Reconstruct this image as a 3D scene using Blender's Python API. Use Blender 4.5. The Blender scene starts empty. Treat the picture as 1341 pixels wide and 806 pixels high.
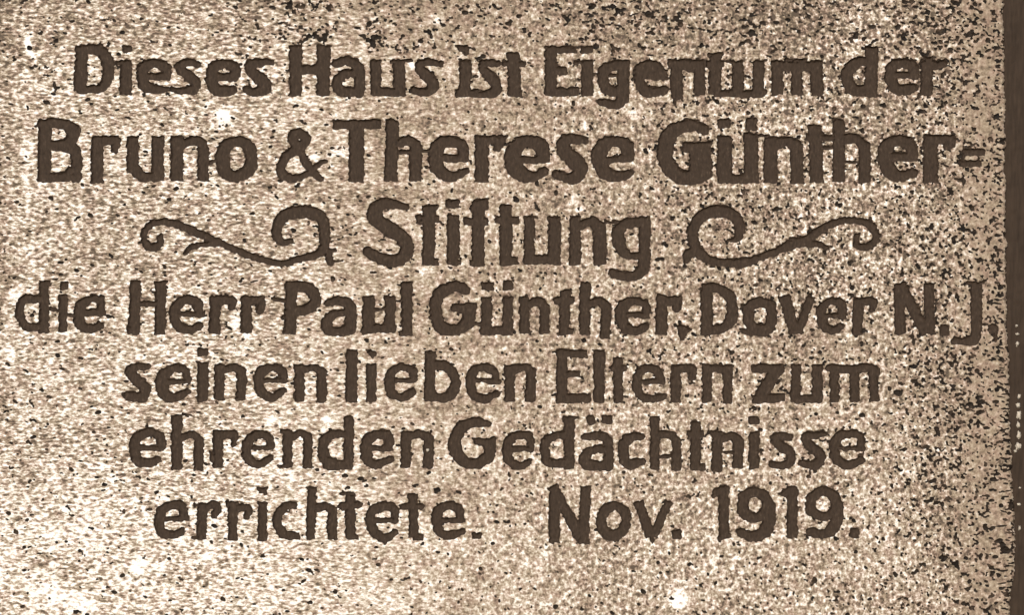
import bpy, math
import numpy as np

# ------------------------------------------------------------------ camera, sky, sun, exposure
MM = 0.001                      # one drawing unit is one millimetre of wall
CX, CY, CZ = 670.5, 403.0, 1.60 # drawing centre and its height above the ground
scene = bpy.context.scene
cam_d = bpy.data.cameras.new('camera')
cam = bpy.data.objects.new('camera', cam_d)
scene.collection.objects.link(cam)
cam_d.sensor_width = 36.0
cam.location = (0, -2.6, CZ)
cam.rotation_euler = (math.radians(90), 0, 0)
cam_d.lens = 36.0 * 2.6 / 1.341
cam_d.clip_end = 200
scene.camera = cam

SUN_EL, SUN_AZ = 24, 194        # overcast bright sky, light from upper left, in front of the wall
world = bpy.data.worlds.new('World'); scene.world = world; world.use_nodes = True
wn = world.node_tree.nodes; wl = world.node_tree.links
sky = wn.new('ShaderNodeTexSky'); sky.sky_type = 'NISHITA'; sky.sun_disc = False
sky.sun_elevation = math.radians(SUN_EL); sky.sun_rotation = math.radians(SUN_AZ)
sky.dust_density = 2.0; sky.air_density = 1.0; sky.ozone_density = 0.4
wl.new(sky.outputs[0], wn['Background'].inputs[0]); wn['Background'].inputs[1].default_value = 0.06
sun_d = bpy.data.lights.new('sun', 'SUN'); sun_d.energy = 1.5; sun_d.angle = math.radians(16)
sun_d.color = (1.0, 0.955, 0.895)
sun = bpy.data.objects.new('sun', sun_d); scene.collection.objects.link(sun)
sun.location = (-2, -3, 4)
sun.rotation_euler = (math.radians(90 - SUN_EL), 0, math.radians(180 - SUN_AZ))
vs = scene.view_settings
vs.view_transform = 'Standard'; vs.look = 'None'; vs.gamma = 1.0; vs.use_curve_mapping = False
vs.exposure = 0.85

rng = np.random.default_rng(1919)
STONE_BIAS = -0.082

# ------------------------------------------------------------------ the lettering, traced as chisel strokes
# "@ ox oy scale" starts a tracing sheet; every line is one sign: strokes split by |
#  s smooth round stroke, l straight stroke with square ends, p filled shape, d dot; x,y[,width]
TRACE = """
@ 90 45 4.47
D| l 68 75,75 67,330 | s 52 70,88 150,86 200,110,60 228,170,68 230,235,68 205,295,56 150,320,46 65,320,46 | p 38,72 60,60 60,100 45,98 | p 175,70 185,42 200,70
i| l 66 335,150 333,350 | d 340,85,52,42 | l 18 275,168 320,160
e| s 42 450,245 580,245 | s 55 575,240,52 565,195,52 500,170,50 440,190,66 430,250,66 445,300,62 505,320,52 585,318,18
s| s 50 750,170,42 690,165,46 650,190,55 690,235,60 740,285,64 720,320,55 660,330,40 600,318,24
e| s 44 860,250 970,250 | s 60 975,235,55 965,190,60 905,172,52 850,190,66 835,250,66 850,310,66 900,330,60 960,325,50
s| s 50 1190,158,24 1120,165,44 1060,175,55 1075,220,62 1130,270,70 1150,310,66 1100,335,50 1035,322,34
@ 370 45 4.47
H| l 70 78,65 72,358 | l 72 243,62 235,358 | l 55 70,205 240,205 | p 200,62 285,62 270,110 215,110
a| s 45 310,170 370,155 430,175,55 450,230,62 448,340,60 | s 60 430,225,45 350,235,50 320,290,60 345,330,58 430,335,50
u| l 62 545,148 545,355 | l 68 680,150 685,362 | l 46 530,336 690,336 | l 12 630,158 760,152
s| s 45 925,175,36 850,160,40 800,180,50 825,225,60 870,270,64 880,310,62 830,338,45 765,325,30
i| l 68 1068,150 1068,358 | p 1010,65 1085,62 1098,100 1075,125 1055,105 1035,90 | l 40 1015,344 1150,344
s| s 50 1260,170,36 1190,165,44 1170,190,46 1200,235,60 1245,280,64 1245,330,60 1190,348,34 1120,347,34
@ 650 45 4.47
t| l 72 100,108 105,362 | l 34 35,165 170,175 | p 70,330 150,330 150,368 80,360
E| l 68 320,72 318,360 | l 36 290,88 470,88 | l 46 300,212 415,212 | l 48 290,335 480,335
i| l 66 532,150 532,360 | d 527,88,72,42 | l 22 455,165 540,160
g| s 70 740,180,60 690,180,58 635,200,58 624,250,62 640,310,64 690,332,56 740,310,50 | l 68 745,150 740,390 | s 50 740,370,66 700,410,50 610,395,46 | l 14 650,240 710,235
e| s 66 960,225,60 950,200,60 900,182,62 845,210,70 840,270,62 870,325,62 930,335,54 985,328,50 | l 56 840,238 1000,236
n| l 66 1052,150 1056,372 | l 62 1185,150 1190,358 | l 52 1005,175 1215,175 | p 1030,360 1045,412 1062,370 | s 36 1090,180 1140,200
@ 920 45 3.944
t| l 60 68,95 62,310 | l 18 30,105 110,100 | l 32 20,150 110,150 | l 30 60,302 150,306
u| l 56 182,135 185,310 | l 56 288,135 287,315 | s 36 150,304 220,306 310,302 | l 12 125,142 200,142
m| l 56 385,135 388,312 | l 56 487,150 488,312 | l 60 588,135 592,315 | l 52 355,163 610,163 | p 605,300 625,335 615,300 | p 425,130 435,125 540,130 540,150
d| l 62 873,60 870,320 | s 56 860,140,40 800,145,54 752,190,58 750,245,60 790,288,54 860,285,50
e| s 32 1000,208 1100,212 | s 56 1095,210,44 1085,165,54 1035,148,46 985,165,54 970,215,58 990,270,60 1045,288,48 1095,270,42
r| l 58 1160,130 1155,315 | s 50 1160,150,40 1210,160,46 1245,145,38 | p 1145,115 1190,115 1185,150 1150,150
@ 30 145 4.47
B| l 74 130,50 122,410 | s 62 105,75,52 220,75,54 290,108,78 285,160,66 240,198,58 140,200,60 | s 55 200,205,55 290,222,62 316,280,60 | l 50 85,388 335,390 | l 58 314,265 312,400 | p 265,330 300,330 290,375 240,380
r| l 70 437,148 432,420 | s 55 450,180,50 510,172,50 545,178,54 538,225,44
u| l 68 643,150 645,365 | l 70 788,150 788,408 | s 62 650,335,64 695,382,54 760,388,46 800,388,44
n| l 72 902,148 900,412 | s 66 935,200,40 985,174,48 1040,190,58 1058,245,60 | l 62 1056,240 1055,412
o| s 80 1250,178,56 1318,205,68 1335,280,74 1320,350,72 1250,384,62 1185,355,74 1168,280,82 1185,210,72 1250,178,56 | l 12 1090,300 1145,300
@ 320 145 4.47
&| s 58 320,133 356,158 342,192 310,200,60 283,175 290,145 320,133 | s 50 310,215,60 250,265,52 215,330,54 235,385,50 310,392,40 370,365,36 420,325,34 470,295,20 | s 55 300,210,50 340,265,44 380,330,46 445,400,36
T| l 54 520,80 798,78 | l 84 658,80 655,415 
h| l 72 865,52 858,412 | s 60 890,190,46 960,172,52 1003,205,66 | l 70 1003,200 1000,412 | s 22 920,240 970,245
e| s 40 1150,277 1295,280 | s 70 1282,262,56 1272,205,64 1215,177,60 1140,200,78 1118,280,88 1145,350,78 1220,385,56 1300,350,34 | l 14 1035,240 1100,235
@ 600 145 4.47
r| l 76 138,145 136,418 | s 50 150,170,46 215,170,48 240,190,60 230,218,42 | p 235,145 288,145 270,185 240,185
e| s 85 500,262,72 480,200,82 400,180,68 330,220,88 320,300,95 360,365,88 440,385,58 505,355,50 | s 40 350,287 430,287 510,275,56
s| s 70 745,175,34 700,165,50 630,170,60 615,225,80 680,290,92 715,350,78 670,395,64 570,375,42
e| s 80 1000,255,60 980,200,74 910,178,60 845,210,84 825,280,88 860,360,80 940,385,58 1005,365,46 | s 36 860,285 940,282 1000,272,54
@ 850 145 4.47
G| s 85 320,112,60 280,88,62 210,88,72 130,130,85 95,210,90 100,290,90 150,365,88 220,395,78 300,370,88 | p 195,185 365,185 365,385 300,420 240,360 235,250 190,230
ü| d 440,75,72,55 | d 600,78,62,70 | l 84 442,148 442,400 | l 80 598,130 598,420 | l 46 405,398 640,398 | l 18 560,137 700,150
n| l 78 712,150 712,420 | s 60 745,190,56 810,178,56 860,205,70 | l 72 862,195 868,425
t| l 74 970,85 982,415 | l 36 915,155 1080,160 | l 14 1000,215 1075,215
h| l 64 1112,52 1110,415 | s 60 1120,170,66 1200,162,50 1260,205,66 | l 66 1262,205 1262,418 | l 10 1140,302 1230,302
@ 1040 145 4.47
e| s 80 690,250,60 675,195,72 605,175,62 545,210,78 530,280,82 560,350,82 620,385,58 700,360,50 | l 52 560,268 720,268
r| l 82 800,140 800,420 | s 60 800,165,50 880,167,56 920,170,50 | p 870,148 945,155 935,210 880,235
=| l 36 990,243 1118,243 | l 34 972,308 1095,308 | l 10 992,200 992,330
@ 170 255 4.47
~| s 40 178,245,26 170,295,44 120,310,44 85,270,36 85,215,34 130,170,34 215,160,36 300,185,44 400,225,44 520,280,36 620,325,36 740,370,36 860,400,36 920,400,40 1020,370,36 1100,350,40 1135,310,50 1140,230,60 1120,140,68 1030,100,74 920,115,64 870,170,58 860,230,56 890,275,42 940,275,30 | s 30 325,345,22 350,315,32 430,290,30 520,285,34 | s 12 1140,330 1200,325 | s 42 1160,335,44 1170,395,38 | s 10 1190,395 1245,385
@ 880 255 4.47
~| s 40 330,268,10 385,250,42 400,190,58 360,120,60 260,95,64 170,130,60 125,200,62 125,270,54 160,340,60 230,385,46 330,400,46 420,400,54 500,375,42 600,335,40 700,295,54 780,270,56 860,215,42 950,165,38 1050,150,34 1140,165,40 1185,215,48 1190,270,44 1140,305,36 1080,295,30 1085,240,34 | s 40 800,285,48 860,290,32 910,315,22 | s 50 130,330,56 90,350,52 85,390,28 | s 14 1160,130 1165,160 | s 20 700,258 770,270
@ 460 255 4.47
S| s 70 320,70,34 240,55,54 165,65,72 135,125,88 205,190,82 290,245,82 325,310,82 290,375,70 200,385,66 110,345,54 92,325,40
t| l 70 455,60 452,400 | l 40 405,142 510,145 | p 415,370 510,375 510,412 420,408 | p 412,62 505,60 500,85 415,95 | p 378,120 405,118 405,175 380,170
i| l 68 600,120 595,412 | d 592,55,80,50 | p 560,375 640,380 640,412 565,412
f| l 70 742,60 742,415 | p 695,70 720,30 800,25 798,85 760,90 700,95 | l 42 660,158 800,155 | p 695,385 775,385 775,418 695,415
t| l 68 905,60 905,405 | l 44 840,145 980,150 | p 870,370 975,365 975,408 870,410
u| l 60 1045,128 1040,390 | l 70 1188,128 1188,408 | s 48 1030,385 1100,380 1200,382 | l 14 1010,132 1090,132
@ 620 255 4.47
n| l 62 595,125 595,410 | s 60 625,180,50 690,157,56 735,195,74 | l 72 738,185 742,408
g| l 64 1002,130 1000,430 | s 66 985,160,52 910,165,58 855,200,68 850,270,70 880,335,56 940,360,44 1000,345,44 | s 60 1000,400,66 985,450,64 920,480,54 815,462,46 | l 18 770,160 850,165
@ 10 360 4.47
d| l 54 215,40 210,340 | p 185,35 250,35 248,60 195,60 | s 46 200,140,42 100,145,46 70,190,48 75,250,46 110,305,44 200,305,44
i| l 48 325,118 320,335 | p 300,75 310,45 358,35 345,80 310,90 | l 14 245,195 300,215 | l 12 345,235 390,240
e| s 50 545,225,44 542,155,46 490,142,42 430,180,56 415,240,60 430,300,58 490,315,48 540,295,42 | l 34 430,222 575,222 | p 500,120 562,125 565,160 520,150
H| l 62 748,38 738,348 | l 62 895,38 890,350 | l 32 740,172 890,172 | p 860,38 935,38 920,70 865,75 | p 695,300 770,320 760,352 700,345
e| s 54 1120,225,48 1105,165,58 1040,147,52 985,190,58 975,245,54 1000,300,56 1060,325,50 1120,300,46 | l 30 1010,228 1150,232 | p 1020,140 1030,105 1045,140
r| l 60 1215,125 1210,345 | s 50 1230,155,46 1310,150,48 1310,195,36 | p 1180,122 1250,122 1250,160 1190,160
@ 290 360 4.47
r| l 58 145,125 145,340 | s 46 150,150,40 235,150,44 225,205,42
P| l 66 410,40 398,345 | s 66 400,70,62 490,70,62 540,110,68 545,165,62 490,207,60 420,212,56 | l 12 290,140 380,155 | p 360,310 435,310 430,348 375,345
a| s 60 625,165,44 690,150,50 745,180,66 755,250,66 755,325,58 | s 60 730,220,40 650,235,48 615,285,64 640,330,56 740,328,54
u| l 66 860,125 860,345 | l 60 985,128 985,340 | s 46 840,325 920,314 1000,312 | l 16 880,205 960,200
l| l 62 1085,45 1085,355 | p 1035,330 1060,320 1060,355 1040,355
@ 550 360 4.47
G| s 72 265,90,48 230,70,54 180,75,64 110,120,70 90,190,70 100,260,74 140,315,74 220,320,64 280,280,70 | p 185,170 330,165 320,290 240,300 255,225 190,210
ü| d 395,68,68,46 | d 515,62,58,50 | l 60 388,130 390,340 | l 56 515,130 512,352 | s 42 370,332 430,330 520,322 | l 18 320,280 370,290
n| l 56 612,130 612,345 | s 46 640,165,44 700,157,46 730,190,54 | l 52 730,180 730,345
t| l 56 850,95 845,350 | s 46 805,150,44 885,145,38 | p 805,300 900,315 895,350 820,345 | d 850,115,62,46
h| l 58 968,42 962,350 | s 46 990,170,40 1050,152,46 1090,190,54 | l 54 1090,180 1085,375
e| s 54 1325,230,42 1315,175,50 1250,155,48 1190,185,66 1180,245,70 1200,310,64 1260,330,50 1320,305,44 | l 32 1200,235 1345,237
@ 820 360 4.47
r| l 64 212,120 205,352 | s 54 220,160,56 290,152,52 295,195,46 | d 305,150,48,48
,| p 295,300 340,295 385,320 350,350 335,385 315,388 310,340
D| l 66 472,55 470,352 | s 60 470,78,50 550,85,56 605,130,62 622,200,64 610,270,62 560,315,56 470,330,50
o| s 66 785,160,54 840,185,60 852,240,62 840,300,64 800,325,70 735,300,64 715,240,64 725,185,60 785,160,54 | l 20 670,180 720,185 | p 665,315 700,320 740,345 730,360 680,340
v| l 64 925,125 980,310 | l 48 1085,128 1010,325 | p 950,285 1040,265 1030,345 955,345
e| s 52 1265,225,48 1255,170,54 1200,155,42 1150,190,54 1145,250,54 1165,305,50 1215,325,44 1255,300,40 | l 30 1160,240 1290,242
@ 1040 360 4.47
r| l 56 378,140 368,355 | s 46 370,155,38 430,155,42 465,162,46 455,205,34
N| l 60 615,55 620,345 | l 56 790,50 795,345 | l 62 620,55 775,345
.| d 880,325,50,60
J| l 62 1068,48 1068,330 | s 56 1068,320,60 1055,375,56 985,390,42 940,385,36 | l 12 1005,48 1115,46
.| d 1165,315,50,50 | s 18 1180,340 1185,385
@ 150 450 4.47
s| s 54 190,140,36 130,135,40 90,165,56 130,215,58 175,265,68 160,315,62 90,310,54 55,300,24
e| s 66 428,212,40 405,155,48 340,148,46 278,195,66 275,260,72 310,310,64 370,315,48 425,285,34 | l 26 300,222 445,226
i| l 60 518,115 515,335 | d 515,52,64,42 | p 480,105 515,115 500,140 | p 475,315 540,310 540,340 490,345
n| l 58 615,125 612,332 | s 46 640,155,44 700,142,44 740,168,56 | l 56 743,155 738,335
e| s 54 990,205,42 975,155,48 920,142,42 860,165,54 842,225,54 860,285,54 925,315,48 985,275,38 | s 24 880,217 990,220
n| l 54 1080,125 1082,340 | s 46 1110,150,42 1170,147,40 1215,168,54 | l 54 1215,155 1210,345
@ 430 450 4.47
l| l 64 138,40 135,345
i| l 54 250,122 250,342 | p 220,40 275,45 280,75 250,85
e| s 50 500,195,44 490,155,44 425,140,38 370,170,48 355,225,52 370,290,50 430,315,44 490,285,44 | l 26 380,215 520,215
b| l 58 595,50 592,340 | s 56 600,130,58 680,132,52 735,185,56 740,250,58 700,310,52 590,317,46 | p 565,55 600,40 630,50 630,75
e| s 48 985,215,34 960,160,48 890,142,42 840,175,50 835,240,54 850,300,50 915,325,44 985,295,40 | l 26 850,215 1010,222
n| l 58 1060,128 1060,342 | s 50 1085,150,46 1150,142,42 1185,168,56 | l 54 1188,145 1182,340
@ 700 450 4.47
E| l 60 162,40 160,345 | l 42 130,58 305,62 | l 34 170,180 265,180 | l 48 130,322 325,322
l| l 60 380,40 378,348
t| l 52 485,80 490,345 | l 34 440,150 540,145
e| s 52 735,205,42 715,160,50 660,145,42 610,180,54 600,240,54 620,305,48 680,325,38 755,310,38 | l 26 610,225 760,224
r| l 54 830,130 825,345 | s 44 830,150,44 920,147,42 920,200,34
n| l 52 1010,125 1008,345 | s 42 1030,150 1090,147 1130,160 | l 50 1132,130 1128,350
@ 930 450 4.47
z| l 48 245,150 430,148 | l 70 395,140 290,320 | l 46 250,328 435,318
u| l 56 505,125 500,340 | l 60 628,125 628,345 | s 40 500,327 560,325 630,322
m| l 52 725,125 728,342 | l 54 845,140 848,340 | l 50 955,150 962,340 | s 44 700,145 780,152,40 860,147 930,142 970,168,50
@ 150 540 4.47
e| s 54 275,190,46 265,140,50 200,120,46 130,155,56 115,215,58 130,285,54 200,300,44 255,280,36 | l 26 130,210 290,212
h| l 62 362,20 365,335 | s 46 395,145,42 460,132,40 495,168,52 | l 52 495,160 490,340
r| l 56 605,110 605,325 | s 46 620,140,48 700,132,38 695,190,34 | p 555,230 585,260 580,300 555,290
e| s 52 910,195,42 895,145,48 840,130,42 785,165,50 770,220,54 790,285,50 850,305,42 910,270,40 | l 26 800,209 930,209
n| l 50 1012,110 1012,325 | s 38 1030,150 1090,127 1130,150,50 | l 50 1132,145 1128,328 | l 12 955,322 1030,320 | l 18 975,115 1030,115
@ 400 540 4.47
d| l 56 255,25 250,320 | s 54 245,140,40 180,125,48 115,160,54 105,220,58 120,285,54 240,307,42 | l 26 105,322 270,320
e| s 56 490,190,48 480,140,54 420,130,46 365,165,60 355,225,62 365,285,58 420,308,48 500,275,30 | l 30 380,212 510,210
n| l 58 592,115 588,325 | s 50 610,140,48 680,132,46 720,158,60 | l 58 720,150 718,328
G| s 68 1065,70,44 1000,58,54 920,85,66 880,150,68 880,220,70 920,285,66 1000,305,58 1075,260,66 | p 980,155 1110,150 1110,260 1050,270 1040,200 990,190
@ 640 540 4.47
e| s 50 245,195,42 235,145,48 175,135,40 125,165,54 108,230,54 125,295,50 190,315,44 235,290,36 | l 28 110,212 265,217
d| l 56 470,28 472,330 | s 50 465,140,40 390,140,46 335,175,52 330,240,52 350,295,48 470,302,42 | l 12 430,35 525,32
ä| d 600,48,46,46 | d 690,45,58,46 | s 50 565,145,44 660,142,46 700,190,52 700,320,56 | s 56 690,215,40 600,225,46 560,265,58 580,310,58 690,317,52
c| s 58 890,145,42 835,147,52 790,190,58 790,260,60 820,305,56 900,290,42
h| l 52 972,25 972,335 | s 46 990,135,44 1060,132,40 1100,168,52 | l 52 1100,160 1098,345 | l 12 1000,265 1090,260
t| l 56 1212,55 1210,340 | l 38 1165,135 1255,130 | p 1190,300 1265,305 1265,340 1190,342
@ 880 540 4.47
n| l 56 268,115 262,350 | s 46 290,160,46 350,137,44 385,168,56 | l 56 388,155 385,328 | l 12 290,238 360,238 | l 22 225,120 290,125
i| l 58 482,115 480,330 | d 480,48,60,40
s| s 46 690,150,36 640,135,40 600,160,50 640,200,54 690,240,54 690,295,50 635,312,42 585,305,36
s| s 46 900,130,20 830,135,44 785,145,50 810,200,54 865,250,58 855,300,54 800,315,42 760,300,34 | p 800,320 815,320 808,365
e| s 54 1105,205,42 1100,145,48 1040,127,42 970,150,56 950,220,56 975,290,52 1040,310,44 1105,285,44 | l 24 960,210 1130,217
@ 180 630 4.47
e| s 54 275,215,38 255,150,54 195,145,46 145,175,58 128,230,56 140,300,54 200,318,42 255,300,44 | l 26 150,228 300,222
r| l 52 378,130 375,340 | s 46 390,165,40 450,142,44 465,170,44 450,205,36 | l 16 315,338 395,336 | l 22 330,145 400,140
r| l 50 558,130 558,350 | s 44 570,165,40 620,155,42 650,165,38 640,210,34 | l 22 520,135 590,135
i| l 50 732,125 730,352 | p 705,42 765,40 750,80 715,72
c| s 54 920,145,34 870,150,44 825,200,52 820,250,54 850,310,52 930,325,42
h| l 50 1020,40 1015,342 | s 44 1040,160,40 1100,152,42 1140,178,54 | l 54 1140,170 1140,342 | p 985,40 1055,38 1040,60
t| l 54 1245,80 1245,340 | s 42 1200,150 1290,140 | p 1215,300 1290,320 1290,345 1230,342 | l 12 1185,78 1270,76
@ 440 630 4.47
e| s 50 350,220,34 335,165,50 285,150,46 215,175,52 200,235,54 225,300,54 290,335,46 350,300,34 | l 26 215,234 365,234 | p 260,340 310,345 285,375
t| l 52 450,80 455,330 | s 34 390,150 500,150 | p 430,300 510,320 505,348 455,345
e| s 52 730,220,38 715,165,50 660,145,44 600,175,54 588,235,54 610,300,50 670,320,42 735,300,38 | l 24 600,233 755,235
.| d 825,325,52,36
@ 700 630 4.47
N| l 60 115,70 115,362 | l 58 300,35 285,370 | l 58 105,35 270,335
o| s 58 465,148,52 520,175,54 536,230,56 515,290,56 460,325,58 405,290,56 394,230,54 410,175,54 465,148,52
v| l 54 610,125 680,330 | l 44 785,125 695,330 | p 650,290 720,280 690,365
.| d 832,315,52,52
1| l 58 1108,35 1108,340 | p 1035,85 1060,45 1120,30 1130,60 1090,80 1050,100 | p 1070,320 1150,315 1150,330 1075,348
@ 900 630 4.47
9| s 60 400,65,54 455,98,60 470,145,60 440,200,56 390,218,54 335,190,64 325,130,64 345,85,60 400,65,54 | s 70 475,140,72 482,220,72 450,300,74 390,325,58 310,305,44
1| l 58 615,35 615,338 | p 540,80 590,35 620,35 620,75 570,95
9| s 60 800,60,50 858,95,64 875,145,60 845,195,54 790,208,46 730,180,56 720,130,54 745,85,56 800,60,50 | s 66 878,140,66 878,220,68 850,285,68 790,315,48 720,300,46
.| d 977,308,50,50
"""
NAMES = {'.': 'full_stop', ',': 'comma', '&': 'ampersand', '=': 'hyphen', '~': 'flourish', '1': 'digit', '9': 'digit'}

# ------------------------------------------------------------------ working grid (1 unit = 1 mm on the slab)
ST = 1.12
X0, X1, Y0, Y1 = -60.0, 1320.0, -55.0, 860.0
nx = int((X1 - X0) / ST) + 1; ny = int((Y1 - Y0) / ST) + 1
gx = X0 + np.arange(nx) * ST; gy = Y0 + np.arange(ny) * ST
GX, GY = np.meshgrid(gx, gy)

def vnoise(wx, wy, seed, X=None, Y=None):
    """smooth value noise in -1..1 with wavelengths wx, wy"""
    X = GX if X is None else X; Y = GY if Y is None else Y
    r = np.random.default_rng(seed)
    u = (X + 300.0) / wx; v = (Y + 300.0) / wy
    n1 = int(u.max()) + 3; n2 = int(v.max()) + 3
    t = r.uniform(-1, 1, (n2, n1)).astype(np.float32)
    iu = u.astype(np.int32); iv = v.astype(np.int32)
    fu = u - iu; fv = v - iv
    fu = fu * fu * (3 - 2 * fu); fv = fv * fv * (3 - 2 * fv)
    a = t[iv, iu] * (1 - fu) + t[iv, iu + 1] * fu
    b = t[iv + 1, iu] * (1 - fu) + t[iv + 1, iu + 1] * fu
    return a * (1 - fv) + b * fv

def smooth01(x): x = np.clip(x, 0, 1); return x * x * (3 - 2 * x)

F = np.full((ny, nx), 99.0, np.float32)       # distance to the nearest sign, negative inside
LAB = np.full((ny, nx), -1, np.int32)

def window(x0, y0, x1, y1, m):
    a = max(0, int((x0 - m - X0) / ST)); b = min(nx, int((x1 + m - X0) / ST) + 2)
    c = max(0, int((y0 - m - Y0) / ST)); d = min(ny, int((y1 + m - Y0) / ST) + 2)
    return slice(c, d), slice(a, b)

def d_capsule(X, Y, ax, ay, ra, bx, by, rb):
    dx, dy = bx - ax, by - ay; L = dx * dx + dy * dy + 1e-9
    t = np.clip(((X - ax) * dx + (Y - ay) * dy) / L, 0, 1)
    return np.hypot(X - ax - t * dx, Y - ay - t * dy) - (ra + (rb - ra) * t)

def d_box(X, Y, ax, ay, bx, by, w, r=1.0):
    L = math.hypot(bx - ax, by - ay); ux, uy = (bx - ax) / L, (by - ay) / L
    mx, my = (ax + bx) / 2, (ay + by) / 2
    p = np.abs((X - mx) * ux + (Y - my) * uy) - L / 2 + r
    q = np.abs(-(X - mx) * uy + (Y - my) * ux) - w / 2 + r
    return np.hypot(np.maximum(p, 0), np.maximum(q, 0)) + np.minimum(np.maximum(p, q), 0) - r

def d_poly(X, Y, P):
    d = np.full(X.shape, 1e9); s = np.zeros(X.shape, bool); n = len(P)
    for i in range(n):
        ax, ay = P[i]; bx, by = P[(i + 1) % n]
        d = np.minimum(d, d_capsule(X, Y, ax, ay, 0, bx, by, 0))
        c = ((ay > Y) != (by > Y)) & (X < (bx - ax) * (Y - ay) / (by - ay + 1e-9) + ax)
        s ^= c
    return np.where(s, -d, d)

def catmull(P, n=6):
    P = np.array(P, float)
    closed = np.hypot(*(P[0, :2] - P[-1, :2])) < 1e-6
    A = np.vstack([P[-2] if closed else 2 * P[0] - P[1], P, P[1] if closed else 2 * P[-1] - P[-2]])
    out = []
    for i in range(1, len(A) - 2):
        for k in range(n):
            t = k / n
            out.append(0.5 * (2 * A[i] + (A[i+1] - A[i-1]) * t + (2*A[i-1] - 5*A[i] + 4*A[i+1] - A[i+2]) * t * t
                              + (3*A[i] - A[i-1] - 3*A[i+1] + A[i+2]) * t ** 3))
    out.append(P[-1])
    return out

signs = []
def trace_all():
    ox = oy = 0; sc = 1
    for line in TRACE.strip().splitlines():
        if line.startswith('@'):
            ox, oy, sc = map(float, line[1:].split()); continue
        bits = line.split('|'); ch = bits[0].strip(); idx = len(signs); signs.append(ch)
        for b in bits[1:]:
            tk = b.split()
            if not tk: continue
            kind = tk[0]
            if kind in 'sl': w = float(tk[1]); pts = tk[2:]
            else: w = 0; pts = tk[1:]
            pts = [[float(q) for q in p.split(',')] for p in pts]
            if kind == 'd':
                cx, cy, dw, dh = pts[0]
                P = [[cx - dw/2, cy], [cx + dw/2, cy]]
                cx = ox + cx / sc; cy = oy + cy / sc; dw /= sc; dh /= sc
                W = window(cx - dw/2, cy - dh/2, cx + dw/2, cy + dh/2, 12)
                f = d_box(GX[W], GY[W], cx - dw/2, cy, cx + dw/2, cy, dh, 2.5)
            else:
                P = [[ox + p[0] / sc, oy + p[1] / sc, (p[2] if len(p) > 2 else w) / sc] for p in pts]
                xs = [p[0] for p in P]; ys = [p[1] for p in P]
                W = window(min(xs), min(ys), max(xs), max(ys), 12 + w / sc / 2 + 4)
                X, Y = GX[W], GY[W]
                if kind == 'p': f = d_poly(X, Y, [p[:2] for p in P])
                elif kind == 'l':
                    f = None
                    for a, c in zip(P[:-1], P[1:]):
                        g = d_box(X, Y, a[0], a[1], c[0], c[1], w / sc)
                        f = g if f is None else np.minimum(f, g)
                else:
                    Q = catmull(P) if len(P) > 2 else P
                    f = None
                    for a, c in zip(Q[:-1], Q[1:]):
                        g = d_capsule(X, Y, a[0], a[1], a[2] / 2, c[0], c[1], c[2] / 2)
                        f = g if f is None else np.minimum(f, g)
            cur = F[W]; m = f < cur
            cur[m] = f[m]; LAB[W][m] = idx
trace_all()
# chipped, slightly ragged chisel edges
rag = 0.85 * vnoise(7, 4.0, 11) + 1.25 * vnoise(3.3, 2.5, 12) + 0.35 * vnoise(12, 12, 13)
F = F + rag.astype(np.float32) - 0.95

# ------------------------------------------------------------------ dark mineral grains and pores
FS = np.full((ny, nx), 99.0, np.float32)
def grain(cx, cy, a, b, ang, seg=1):
    ca, sa = math.cos(ang), math.sin(ang)
    W = window(cx - a, cy - a, cx + a, cy + a, 4)
    X, Y = GX[W] - cx, GY[W] - cy
    if X.size == 0: return
    u = (X * ca + Y * sa) / a; v = (-X * sa + Y * ca) / b
    f = (np.sqrt(u * u + v * v) - 1) * min(a, b)
    cur = FS[W]; np.minimum(cur, f, out=cur)

def density(x, y):
    """grains per square unit; thick on the right and along the top, thin bottom left"""
    r = 0.0023 + 0.0 * x
    r += 0.0022 * smooth01((x - 350) / 300) * (1 - .5 * smooth01((y - 540) / 100)) 
    r += 0.0075 * smooth01((x - 740) / 330) * (1 - 0.62 * smooth01((y - 430) / 140) * (1 - smooth01((x - 1180) / 70)))
    r += 0.0095 * smooth01((x - 1140) / 70) * (1 - .75 * smooth01((x - 1262) / 25) * (y < 330)) * (1 - 0.5 * smooth01((y - 620) / 120))
    r += 0.0060 * smooth01((80 - y) / 60) * smooth01((x - 250) / 150)
    r += 0.0012 * smooth01((90 - y) / 60)
    for bx, by, sx, sy, amp in BOOST:
        r += amp * np.exp(-((x - bx) / sx) ** 2 - ((y - by) / sy) ** 2)
    return r
BOOST = [(398, 6, 32, 10, .05), (412, 40, 26, 12, .03), (378, 22, 40, 18, .012), (490, 34, 13, 24, .04), (525, 62, 28, 8, .018), (360, 45, 30, 10, .012),
         (800, 22, 45, 18, .018), (776, 44, 14, 20, .03), (700, 12, 30, 14, .008), (860, 30, 60, 20, .012), (960, 30, 60, 25, .010), (1228, 120, 32, 45, .018),
         (1255, 260, 30, 60, .014), (1200, 210, 70, 50, .010), (1265, 520, 40, 60, .010), (1290, 300, 20, 90, .008), (1280, 745, 28, 30, .008),
         (585, 200, 60, 60, .002), (1060, 215, 60, 50, .008), (930, 300, 60, 40, .005), (1000, 270, 80, 20, .008), (730, 330, 80, 40, .003),
         (900, 470, 80, 20, .004), (455, 290, 20, 30, .008), (1140, 90, 60, 40, .005), (860, 110, 80, 30, .004), (380, 100, 12, 25, .012), (70, 90, 40, 20, .003)]
N = 36000; RM = 0.045
area = (X1 - X0) * (Y1 - Y0); N = int(area * RM)
px = rng.uniform(X0, X1, N); py = rng.uniform(Y0, Y1, N)
clump = vnoise(45, 45, 77, px, py) * 0.35 + vnoise(110, 90, 78, px, py) * 0.35 + 1.0
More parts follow.
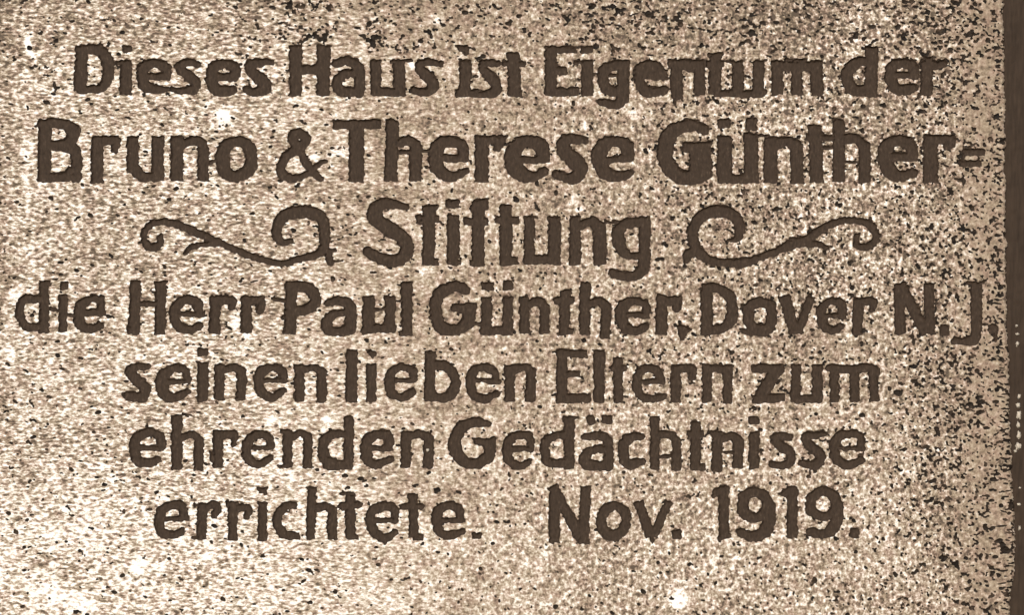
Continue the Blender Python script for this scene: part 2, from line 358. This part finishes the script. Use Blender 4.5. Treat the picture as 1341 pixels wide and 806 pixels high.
keep = rng.uniform(0, 1, N) * RM < density(px, py) * np.clip(clump, 0.15, 2.2)
for x, y in zip(px[keep], py[keep]):
    left = 1 - min(1, max(0, (x - 350) / 400))
    a = 1.15 + rng.gamma(2.0, 0.55 if left > .5 or y < 80 else 0.38); a = min(a, 4.2)
    b = a * rng.uniform(0.42, 0.85) * (0.85 if left > .5 or y < 70 else 1)
    th = rng.normal(0.12, 0.35) if (left > .5 or y < 80) else rng.normal(0.5, 0.75)
    grain(x, y, a, max(b, 1.1), th)
    if rng.random() < 0.42:
        grain(x + rng.normal(0, a * .8), y + rng.normal(0, a * .6), a * .7, max(b * .7, 1.0), th + rng.normal(0, .9))
for y in np.arange(20, 800, 3.1):            # dark ticks along the right rim
    if rng.random() < 0.8: grain(1313 - abs(rng.normal(0, 5)) + 5 * (y > 500), y + rng.normal(0, 1), rng.uniform(1.5, 6), rng.uniform(.8, 1.5), rng.normal(0, .15))
def mark(pts, w):
    for (ax, ay), (bx, by) in zip(pts[:-1], pts[1:]):
        n = max(2, int(math.hypot(bx - ax, by - ay) / 1.8))
        for k in range(n + 1):
            if rng.random() < 0.25: continue
            t = k / n; q = w * rng.uniform(.7, 1.5)
            grain(ax + (bx - ax) * t + rng.normal(0, .9), ay + (by - ay) * t + rng.normal(0, .9), q, q * .7, rng.uniform(0, 3))
# scars one can find in the photograph
for pts, w in [
    ([(393, 54), (408, 47), (425, 46), (429, 42)], 2.6), ([(412, 52), (428, 52)], 2.6), ([(398, 46), (412, 47), (420, 50)], 1.4),
    ([(322, 49), (345, 53)], 1.6), ([(308, 70), (325, 73)], 1.6), ([(432, 40), (440, 30), (445, 22)], 1.2),
    ([(478, 48), (486, 52), (490, 60)], 2.6), ([(487, 45), (493, 50)], 2.4), ([(483, 60), (484, 66)], 1.8),
    ([(524, 70), (540, 64), (550, 60)], 1.5), ([(505, 58), (522, 66)], 1.3), ([(562, 40), (566, 50), (570, 60)], 1.8),
    ([(775, 46), (779, 36), (776, 30)], 1.6), ([(800, 60), (812, 64), (803, 69)], 2.4), ([(838, 60), (842, 63)], 2.8),
    ([(918, 59), (925, 61)], 2.6), ([(858, 136), (866, 144)], 1.6),
    ([(40, 524), (43, 533), (41, 538)], 2.2), ([(40, 551), (44, 552)], 1.8), ([(5, 533), (18, 537)], 1.8), ([(52, 512), (60, 514)], 2.2),
    ([(85, 655), (90, 668), (92, 674)], 1.2), ([(100, 703), (104, 712), (104, 722), (112, 730)], 1.3),
    ([(93, 623), (103, 621)], 1.5), ([(36, 628), (39, 632)], 2.4), ([(159, 670), (163, 671)], 2.2), ([(203, 644), (206, 647)], 2.4),
    ([(276, 709), (278, 712)], 2.6), ([(133, 738), (150, 739)], 1.0), ([(42, 87), (50, 88)], 1.5), ([(56, 86), (70, 92)], 1.3),
    ([(71, 108), (73, 120)], 1.8), ([(35, 137), (37, 143)], 1.8), ([(287, 165), (302, 164)], 1.4), ([(395, 158), (399, 160)], 2.4),
    ([(100, 354), (103, 356)], 2.6), ([(76, 465), (78, 468)], 1.8), ([(118, 457), (124, 458)], 1.6), ([(64, 484), (68, 488)], 1.8), ([(82, 500), (86, 503)], 1.8),
    ([(262, 452), (270, 453)], 1.6), ([(243, 448), (249, 453)], 1.8), ([(325, 305), (328, 306)], 2.6), ([(222, 261), (226, 261)], 2.2),
    ([(383, 300), (386, 303)], 2.4), ([(378, 308), (386, 310)], 1.4), ([(274, 344), (277, 344)], 2.0), ([(572, 642), (575, 643)], 2.8), ([(597, 645), (604, 645)], 2.0),
    ([(666, 680), (668, 683), (664, 686)], 1.6), ([(735, 520), (737, 530)], 1.2), ([(849, 459), (856, 467)], 2.0), ([(909, 628), (911, 634)], 1.8), ([(898, 651), (906, 652)], 2.4),
    ([(915, 645), (905, 652)], 1.6), ([(1172, 513), (1176, 516), (1180, 514), (1178, 519)], 3.0), ([(1145, 592), (1148, 593)], 2.4),
    ([(1265, 766), (1268, 772)], 3.4), ([(1246, 735), (1252, 742), (1256, 745)], 3.0), ([(1294, 740), (1298, 758)], 2.4), ([(1262, 790), (1274, 797)], 2.2),
    ([(1302, 708), (1308, 722)], 2.2), ([(1236, 715), (1234, 722)], 2.6), ([(1254, 709), (1258, 716)], 2.2),
    ([(886, 350), (902, 352)], 1.4), ([(1051, 332), (1055, 336)], 2.4), ([(1058, 341), (1066, 342)], 2.0), ([(1040, 297), (1048, 303)], 2.2),
    ([(1143, 264), (1148, 266), (1146, 276)], 1.6), ([(1095, 266), (1100, 269)], 2.8), ([(1012, 275), (1020, 273)], 2.2), ([(975, 262), (985, 263)], 1.8),
    ([(1255, 300), (1262, 296), (1262, 312)], 1.8), ([(1303, 150), (1306, 154)], 3.2),
    ([(940, 262), (948, 262)], 1.8), ([(700, 266), (706, 278)], 2.0), ([(862, 30), (866, 50)], 1.2), ([(848, 5), (856, 18)], 1.6),
    ([(972, 24), (990, 34), (1002, 45)], 1.6), ([(985, 48), (1000, 42)], 1.4), ([(1010, 58), (1020, 66)], 1.5)]:
    mark(pts, w)
FS = FS + (0.55 * vnoise(2.9, 2.5, 21) + 0.35 * vnoise(6, 5, 22)).astype(np.float32)

# ------------------------------------------------------------------ relief of the bush-hammered granite
left = 1 - smooth01((GX - 250) / 600)
relA = 0.55 * vnoise(9, 3.6, 31, GX, GY - 0.18 * GX) + 0.5 * vnoise(5, 2.9, 32, GX, GY - 0.12 * GX)
relB = 0.55 * vnoise(6, 5.2, 33) + 0.5 * vnoise(3.4, 3.2, 34)
rel = relA * left + relB * (1 - left) + 0.45 * vnoise(22, 16, 35) + 1.0 * vnoise(120, 90, 36)
H = rel * 0.62
lipd = smooth01((F + 0.4) / 2.4)                       # worn lip at the groove edges
H = H - 0.4 * (1 - lipd)
inL = np.clip(-F, 0, None)
floor = 0.22 * vnoise(3.2, 7, 41) + 0.2 * vnoise(8, 8, 42)
H = np.where(F < 0, H * (1 - smooth01(inL / 2.0)) + (-3.8 + floor) * smooth01(inL / 2.5), H)
inS = np.clip(-FS, 0, None)
H = np.where((FS < 0) & (F > 0), H - 1.5 * smooth01(inS / 1.6), H)
# rounded, chipped outer rim of the slab
edge_y = np.interp(gy, [-60, 0, 150, 300, 420, 520, 600, 700, 745, 790, 870],
                   [1313, 1314, 1316, 1317, 1319, 1322, 1325, 1330, 1330, 1323, 1320])
r2 = np.random.default_rng(5)
jit = np.convolve(r2.normal(0, 1, ny + 8), np.ones(3) / 3, 'same')[4:4 + ny] * 1.0 + np.convolve(r2.normal(0, 1, ny + 60), np.ones(16) / 16, 'same')[30:30 + ny] * 3.4
edge_y = edge_y + jit

# ------------------------------------------------------------------ cell classes, boundary vertices snapped onto the outlines
def centre(A): return 0.25 * (A[:-1, :-1] + A[1:, :-1] + A[:-1, 1:] + A[1:, 1:])
FC, SC = centre(F), centre(FS)
lab_c = LAB[:-1, :-1]
cls = np.where(FC < 0, lab_c, np.where(SC < 0, -2, -1)).astype(np.int32)
cls[(FC < 0) & (lab_c < 0)] = -1
PX, PY = GX.copy(), GY.copy()
def snap(A, inside):
    m = np.zeros((ny, nx), bool); c = inside
    pad = np.pad(c, 1, mode='edge').astype(int)
    s = pad[:-1, :-1] + pad[1:, :-1] + pad[:-1, 1:] + pad[1:, 1:]
    m = (s > 0) & (s < 4)
    gyy, gxx = np.gradient(A, ST)
    g2 = gxx ** 2 + gyy ** 2 + 0.05
    dx = np.clip(-A * gxx / g2, -0.42 * ST, 0.42 * ST); dy = np.clip(-A * gyy / g2, -0.42 * ST, 0.42 * ST)
    return m, dx, dy
mS, dxs, dys = snap(FS, SC < 0); mL, dxl, dyl = snap(F, FC < 0)
PX[mS] += dxs[mS]; PY[mS] += dys[mS]
PX[mL] = GX[mL] + dxl[mL]; PY[mL] = GY[mL] + dyl[mL]
t = smooth01((PX - 1285) / (X1 - 1285))
PX = PX + (edge_y[:, None] - X1) * t
dr = (edge_y[:, None] - PX)
H = H - 3.0 * np.clip(1 - dr / 5.0, 0, 1) ** 2
VX = ((PX - CX) * MM).ravel(); VZ = (CZ + (CY - PY) * MM).ravel(); VY = (-(H) * MM).ravel()
V = np.stack([VX, VY, VZ], 1).astype(np.float32)

# ------------------------------------------------------------------ materials
def material(name):
    m = bpy.data.materials.new(name); m.use_nodes = True
    nt = m.node_tree; b = nt.nodes['Principled BSDF']
    return m, nt, b
def add(nt, t, **kw):
    n = nt.nodes.new(t)
    for k, v in kw.items(): setattr(n, k, v)
    return n
def noise(nt, vec, scale, detail=2, rough=.5):
    n = add(nt, 'ShaderNodeTexNoise'); n.inputs['Scale'].default_value = scale
    n.inputs['Detail'].default_value = detail; n.inputs['Roughness'].default_value = rough
    nt.links.new(vec, n.inputs['Vector']); return n.outputs['Fac']
def mapping(nt, vec, s, r=(0, 0, 0)):
    n = add(nt, 'ShaderNodeMapping'); n.inputs['Scale'].default_value = s; n.inputs['Rotation'].default_value = r
    nt.links.new(vec, n.inputs['Vector']); return n.outputs[0]
def math_n(nt, op, a, b=None, c=None):
    n = add(nt, 'ShaderNodeMath', operation=op)
    for i, v in enumerate((a, b, c)):
        if v is None: continue
        if isinstance(v, (int, float)): n.inputs[i].default_value = v
        else: nt.links.new(v, n.inputs[i])
    return n.outputs[0]
def ramp(nt, fac, stops):
    n = add(nt, 'ShaderNodeValToRGB'); e = n.color_ramp.elements
    while len(e) < len(stops): e.new(0.5)
    for el, (p, c) in zip(e, stops): el.position = p; el.color = (*c, 1)
    nt.links.new(fac, n.inputs[0]); return n.outputs[0]
def bump(nt, h, dist, strength, bsdf):
    n = add(nt, 'ShaderNodeBump'); n.inputs['Distance'].default_value = dist; n.inputs['Strength'].default_value = strength
    nt.links.new(h, n.inputs['Height']); nt.links.new(n.outputs[0], bsdf.inputs['Normal'])

M_stone, nt, b = material('granite')
tc = add(nt, 'ShaderNodeTexCoord').outputs['Object']
at = add(nt, 'ShaderNodeAttribute', attribute_name='streak').outputs['Fac']
bl = add(nt, 'ShaderNodeAttribute', attribute_name='pale').outputs['Fac']
def worm(vec, scale):                       # curled light and dark crystals
    f = noise(nt, vec, scale, 1.5, .5)
    return math_n(nt, 'SUBTRACT', 1.0, math_n(nt, 'MULTIPLY', math_n(nt, 'ABSOLUTE', math_n(nt, 'SUBTRACT', f, .5)), 5.0))
mL_ = mapping(nt, tc, (1, 1, 2.2), (0, math.radians(8), 0))
_d = noise(nt, mapping(nt, tc, (1, 1, 2.3), (0, math.radians(8), 0)), 95, 1.5, .5)
DASH = math_n(nt, 'SUBTRACT', math_n(nt, 'MAXIMUM', _d, .61), .61)
DASH = math_n(nt, 'MINIMUM', math_n(nt, 'MULTIPLY', DASH, 7.0), 1.0)
def crystals(vec, sc):
    a = math_n(nt, 'MULTIPLY', noise(nt, vec, sc, 3, .68), 2.25)
    w = math_n(nt, 'MULTIPLY', worm(vec, sc * .62), .16)
    return math_n(nt, 'ADD', math_n(nt, 'SUBTRACT', a, .71), w)
nA = crystals(mL_, 128); nB = crystals(tc, 168)
mx = add(nt, 'ShaderNodeMix'); nt.links.new(at, mx.inputs[0]); nt.links.new(nB, mx.inputs[2]); nt.links.new(nA, mx.inputs[3])
v = math_n(nt, 'ADD', mx.outputs[0], math_n(nt, 'MULTIPLY', math_n(nt, 'SUBTRACT', noise(nt, tc, 45, 2), .5), .42))
v = math_n(nt, 'ADD', v, bl)
ct = add(nt, 'ShaderNodeAttribute', attribute_name='mottle').outputs['Fac']
v = math_n(nt, 'ADD', math_n(nt, 'MULTIPLY', math_n(nt, 'SUBTRACT', v, .5), ct), .5 + STONE_BIAS)
_e = noise(nt, tc, 118, 2, .55)                 # brown feldspar spots
SPOT = math_n(nt, 'MINIMUM', math_n(nt, 'MULTIPLY', math_n(nt, 'SUBTRACT', math_n(nt, 'MAXIMUM', _e, .60), .60), 8.0), 1.0)
v = math_n(nt, 'SUBTRACT', v, math_n(nt, 'MULTIPLY', at, math_n(nt, 'MULTIPLY', DASH, .55)))
v = math_n(nt, 'SUBTRACT', v, math_n(nt, 'MULTIPLY', math_n(nt, 'SUBTRACT', 1.0, at), math_n(nt, 'MULTIPLY', SPOT, .32)))
ca = ramp(nt, v, [(0.10, (.10, .078, .058)), (0.32, (.265, .208, .152)), (0.48, (.41, .340, .260)), (0.66, (.69, .635, .56)), (0.84, (.94, .935, .92))])
cb = ramp(nt, v, [(0.10, (.10, .074, .058)), (0.32, (.285, .205, .158)), (0.48, (.44, .345, .277)), (0.66, (.735, .65, .59)), (0.84, (.95, .935, .925))])
mc = add(nt, 'ShaderNodeMix', data_type='RGBA')
hue = math_n(nt, 'MULTIPLY', math_n(nt, 'SUBTRACT', noise(nt, tc, 70, 2), .4), 4.0)
nt.nodes[-1].use_clamp = True
nt.links.new(hue, mc.inputs[0]); nt.links.new(ca, mc.inputs[6]); nt.links.new(cb, mc.inputs[7])
nt.links.new(mc.outputs[2], b.inputs['Base Color']); b.inputs['Roughness'].default_value = .85
b.inputs['Specular IOR Level'].default_value = 0.25
bump(nt, noise(nt, tc, 420, 3), 0.0009, .6, b)

M_paint, nt, b = material('dark_groove_paint')
tc = add(nt, 'ShaderNodeTexCoord').outputs['Object']
n = noise(nt, mapping(nt, tc, (2.2, 1, 1)), 160, 3, .6)
nt.links.new(ramp(nt, n, [(0.26, (.026, .0178, .0128)), (0.42, (.040, .0275, .0195)), (0.60, (.050, .0345, .0248)), (0.74, (.085, .062, .046))]), b.inputs['Base Color'])
b.inputs['Roughness'].default_value = .8; b.inputs['Specular IOR Level'].default_value = .2
bump(nt, n, 0.0006, .5, b)

M_grain, nt, b = material('black_mica')
tc = add(nt, 'ShaderNodeTexCoord').outputs['Object']
nt.links.new(ramp(nt, noise(nt, tc, 70, 3), [(0.36, (.006, .004, .003)), (0.56, (.022, .015, .010)), (0.72, (.075, .052, .036))]), b.inputs['Base Color'])
b.inputs['Roughness'].default_value = .7; b.inputs['Specular IOR Level'].default_value = .2

M_strip, nt, b = material('dark_brown_strip')
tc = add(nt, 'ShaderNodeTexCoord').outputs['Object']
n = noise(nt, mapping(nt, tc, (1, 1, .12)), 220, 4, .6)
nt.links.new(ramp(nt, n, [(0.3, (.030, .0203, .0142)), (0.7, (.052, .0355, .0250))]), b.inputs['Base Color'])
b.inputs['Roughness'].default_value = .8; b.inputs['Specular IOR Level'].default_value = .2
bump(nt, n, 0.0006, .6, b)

M_mortar, nt, b = material('pale_mortar')
b.inputs['Base Color'].default_value = (.50, .45, .38, 1); b.inputs['Roughness'].default_value = .9
M_wall, nt, b = material('wall_render')
tc = add(nt, 'ShaderNodeTexCoord').outputs['Object']
n = noise(nt, tc, 60, 5, .6)
nt.links.new(ramp(nt, n, [(0.3, (.10, .075, .055)), (0.7, (.15, .11, .08))]), b.inputs['Base Color'])
b.inputs['Roughness'].default_value = .9; bump(nt, n, .002, .6, b)

# ------------------------------------------------------------------ meshes
col_ = scene.collection
def mesh_from(name, verts, quads, mat, parent=None, smooth=True):
    me = bpy.data.meshes.new(name)
    nq = len(quads)
    me.vertices.add(len(verts)); me.vertices.foreach_set('co', verts.astype(np.float32).ravel())
    me.loops.add(nq * 4); me.loops.foreach_set('vertex_index', quads.astype(np.int32).ravel())
    me.polygons.add(nq); me.polygons.foreach_set('loop_start', np.arange(nq, dtype=np.int32) * 4)
    me.update(calc_edges=True)
    me.polygons.foreach_set('use_smooth', np.full(nq, smooth))
    me.materials.append(mat)
    o = bpy.data.objects.new(name, me); col_.objects.link(o)
    if parent: o.parent = parent
    return o

plaque = bpy.data.objects.new('stone_plaque', None); col_.objects.link(plaque)
plaque.location = (0, 0.03, CZ - 0.457)
plaque['label'] = 'pale speckled granite memorial plaque carved with seven lines of dark German lettering and two scrolls'
plaque['category'] = 'plaque'
OFF = np.array(plaque.location, np.float32)

idg = np.arange(nx * ny, dtype=np.int32).reshape(ny, nx)
# wound so that the normal faces the camera (-Y)
Q = np.stack([idg[1:, :-1], idg[1:, 1:], idg[:-1, 1:], idg[:-1, :-1]], -1)
def sub(mask): return Q[mask]
def build(name, quads, mat):
    u, inv = np.unique(quads.ravel(), return_inverse=True)
    o = mesh_from(name, V[u] - OFF, inv.reshape(-1, 4), mat, plaque)
    return o, u

# the slab face, with its sides and back added
qs = sub(cls == -1)
u, inv = np.unique(qs.ravel(), return_inverse=True); inv = inv.reshape(-1, 4)
vv = V[u] - OFF
loop = np.concatenate([idg[0, :], idg[1:, -1], idg[-1, -2::-1], idg[-2:0:-1, 0]])
n0 = len(vv); front = V[loop] - OFF; back = front.copy(); back[:, 1] = 0.029 - OFF[1]
vv = np.vstack([vv, front, back])
L = len(loop); a = n0 + np.arange(L); a2 = n0 + (np.arange(L) + 1) % L
side = np.stack([a, a2, a2 + L, a + L], 1)
bm_ = [n0 + L, n0 + L + nx - 1, n0 + L + nx - 1 + ny - 1, n0 + L + 2 * (nx - 1) + ny - 1]
quads = np.vstack([inv, side, np.array([bm_])])
slab = mesh_from('slab', vv, quads, M_stone, plaque)
pale = np.full((ny, nx), 0.0)
pale += -0.045 + 0.085 * left + 0.06 * smooth01((GY - 330) / 400) * (1 - smooth01((GX - 1150) / 150)) + 0.02 * left * smooth01((GY - 500) / 250) - 0.05 * smooth01((90 - GY) / 90)
pale += -0.045 * smooth01((GX - 1180) / 100) + 0.045 * vnoise(90, 60, 51)
pale -= 0.05 * np.exp(-((GX - 1300) / 14.0) ** 2) + 0.07 * np.exp(-((GX + 0) / 16.0) ** 2) * (GY < 600)
for (x, y, a_, b_, s_) in [(292, 151, 11, 9, .75), (37, 58, 4, 13, .75), (42, 72, 4, 5, .6), (35, 250, 5, 40, .16), (36, 195, 7, 16, .25), (888, 785, 13, 13, .6), (180, 745, 11, 8, .25),
                           (310, 425, 7, 9, .4), (322, 440, 9, 6, .35), (570, 25, 10, 7, .3), (752, 262, 6, 5, .4), (758, 275, 8, 5, .3),
                           (355, 550, 7, 6, .32), (430, 552, 7, 6, .34), (144, 627, 6, 5, .3), (185, 735, 10, 7, .3), (60, 775, 30, 18, .18), (100, 790, 26, 12, .25),
                           (540, 85, 5, 6, .5), (766, 165, 3, 9, .45), (830, 148, 14, 5, .3), (934, 735, 5, 14, .3), (700, 20, 14, 8, .12),
                           (445, 200, 16, 7, .25), (413, 206, 7, 6, .4), (470, 195, 16, 5, .2), (555, 355, 9, 12, .2), (20, 385, 12, 8, .25), (12, 470, 6, 20, .2),
                           (1150, 285, 5, 6, .2), (1135, 282, 4, 5, .3), (1075, 365, 8, 8, .2), (865, 545, 5, 9, .3), (560, 275, 12, 5, .2), (215, 460, 30, 10, .10),
                           (90, 700, 40, 30, .08), (250, 780, 60, 20, .08), (1270, 337, 4, 12, .3), (1240, 305, 5, 8, .1)]:
    pale += s_ * np.exp(-(((GX - x) / a_) ** 2 + ((GY - y) / b_) ** 2) ** 1.3)
# granite colour raised to a paler band beside each groove
pale += 0.05 * np.exp(-((F - 3.0) / 2.6) ** 2)
mottle = 0.92 + 0.22 * left + 0.32 * np.exp(-((GX - 1090) / 110) ** 2) * (GY < 420) + 0.12 * smooth01((GY - 520) / 200) - 0.5 * smooth01((GX - 1235) / 50)
for nm, arr in (('pale', pale), ('streak', left), ('mottle', mottle)):
    full = np.zeros(len(vv), np.float32); full[:n0] = arr.ravel()[u]
    slab.data.attributes.new(nm, 'FLOAT', 'POINT').data.foreach_set('value', full)

g, _ = build('dark_grains', sub(cls == -2), M_grain)
g['kind'] = 'stuff'

order = np.argsort(cls.ravel(), kind='stable')
cr = cls.ravel()[order]; Qr = Q.reshape(-1, 4)[order]
for i, ch in enumerate(signs):
    s0, s1 = np.searchsorted(cr, i), np.searchsorted(cr, i + 1)
    if s1 == s0: continue
    o, _ = build(NAMES.get(ch, 'letter'), Qr[s0:s1], M_paint)
    if ch == '~':
        o['label'] = ('carved scroll flourish to the left of the centred third line' if signs[:i].count('~') == 0
                      else 'carved scroll flourish to the right of the centred third line')

# ------------------------------------------------------------------ dark brown upright strip along the right edge
fr = bpy.data.objects.new('edge_strip', None); col_.objects.link(fr)
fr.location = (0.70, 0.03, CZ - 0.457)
fr['label'] = 'dark brown upright strip along the right edge of the speckled stone plaque'
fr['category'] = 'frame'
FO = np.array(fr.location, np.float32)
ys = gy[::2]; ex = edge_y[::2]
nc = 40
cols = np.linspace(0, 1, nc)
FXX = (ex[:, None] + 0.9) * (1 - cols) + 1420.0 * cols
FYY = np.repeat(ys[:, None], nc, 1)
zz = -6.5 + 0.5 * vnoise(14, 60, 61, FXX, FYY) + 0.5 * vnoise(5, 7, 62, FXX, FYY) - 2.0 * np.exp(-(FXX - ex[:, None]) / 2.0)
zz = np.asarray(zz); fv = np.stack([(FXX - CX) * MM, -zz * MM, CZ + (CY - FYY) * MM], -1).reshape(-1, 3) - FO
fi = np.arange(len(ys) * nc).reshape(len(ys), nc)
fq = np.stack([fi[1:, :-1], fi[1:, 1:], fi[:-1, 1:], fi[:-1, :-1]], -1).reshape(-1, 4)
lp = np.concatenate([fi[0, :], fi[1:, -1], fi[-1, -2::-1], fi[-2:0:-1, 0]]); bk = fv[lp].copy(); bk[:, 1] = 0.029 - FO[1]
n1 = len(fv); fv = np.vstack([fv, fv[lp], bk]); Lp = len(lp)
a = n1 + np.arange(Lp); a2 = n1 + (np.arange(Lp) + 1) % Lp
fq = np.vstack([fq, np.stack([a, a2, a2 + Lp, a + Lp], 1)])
mesh_from('strip', fv, fq, M_strip, fr)
def lump(cx, cy, rx, ry, seed):
    r = np.random.default_rng(seed); nu, nv = 14, 7; vs_ = []; qs_ = []
    for j in range(nv):
        ph = math.pi / 2 * j / (nv - 1)
        for i in range(nu):
            th = 2 * math.pi * i / nu; k = 1 + r.normal(0, .28)
            vs_.append(((cx + rx * k * math.cos(th) * math.cos(ph) - CX) * MM, -(-7.0 + 2.6 * math.sin(ph)) * MM,
                        CZ + (CY - cy + ry * k * math.sin(th) * math.cos(ph)) * MM))
    for j in range(nv - 1):
        for i in range(nu):
            qs_.append((j * nu + i, j * nu + (i + 1) % nu, (j + 1) * nu + (i + 1) % nu, (j + 1) * nu + i))
    mesh_from('mortar_fleck', np.array(vs_, np.float32) - FO, np.array(qs_), M_mortar, fr)
for k, (x, y, a_, b_) in enumerate([(1333, 427, 1.6, 1.6), (1334, 438, 1.9, 1.7), (1334, 451, 2.2, 2.6), (1336, 520, 2.2, 3), (1335, 532, 2.4, 3.2), (1336, 545, 2.8, 5.5),
                                    (1335, 558, 2.4, 4), (1336, 571, 2.6, 5), (1335, 585, 3.0, 5.4), (1336, 662, 2.4, 1.8), (1337, 640, 1.6, 1.4), (1331, 592, 2, 2), (1337, 693, 1.4, 3)]):
    lump(x, y, a_, b_, 100 + k)

def chip(cx, cy, rr):
    # a pale chip of stone sticking in the letter n of the sixth line
    nu, nv = 12, 6; P = []; Qd = []
    for j in range(nv):
        ph = math.pi / 2 * j / (nv - 1)
        for i in range(nu):
            th = 2 * math.pi * i / nu; q = rr * (1 + .12 * math.sin(3 * th)) * math.cos(ph)
            P.append(((cx + q * math.cos(th) - CX) * MM, (3.9 - 3.4 * math.sin(ph)) * MM, CZ + (CY - cy + q * math.sin(th)) * MM))
    for j in range(nv - 1):
        for i in range(nu): Qd.append((j * nu + i, j * nu + (i + 1) % nu, (j + 1) * nu + (i + 1) % nu, (j + 1) * nu + i))
    mesh_from('stone_chip', np.array(P, np.float32) - OFF, np.array(Qd), M_mortar, plaque)
chip(560, 590.5, 2.3)

# ------------------------------------------------------------------ wall behind
wx0, wx1, wz0, wz1 = -1.6, 1.6, 0.0, 3.0
k = 60
WX, WZ = np.meshgrid(np.linspace(wx0, wx1, k), np.linspace(wz0, wz1, k))
WY = 0.032 + 0.0008 * vnoise(200, 200, 71, WX * 1000 + 1700, WZ * 1000)
wv = np.stack([WX, WY, WZ], -1).reshape(-1, 3); wi = np.arange(k * k).reshape(k, k)
wq = np.stack([wi[:-1, :-1], wi[:-1, 1:], wi[1:, 1:], wi[1:, :-1]], -1).reshape(-1, 4)
w0 = len(wv)
wv = np.vstack([wv, [[wx0, .25, wz0], [wx1, .25, wz0], [wx1, .25, wz1], [wx0, .25, wz1]]])
c = [wi[0, 0], wi[0, -1], wi[-1, -1], wi[-1, 0]]; bb = [w0, w0 + 1, w0 + 2, w0 + 3]
wq = np.vstack([wq, [[bb[1], bb[0], bb[3], bb[2]], [c[0], bb[0], bb[1], c[1]], [c[1], bb[1], bb[2], c[2]], [c[2], bb[2], bb[3], c[3]], [c[3], bb[3], bb[0], c[0]]]])
wall = mesh_from('wall', wv, wq, M_wall, None, False)
wall['kind'] = 'structure'
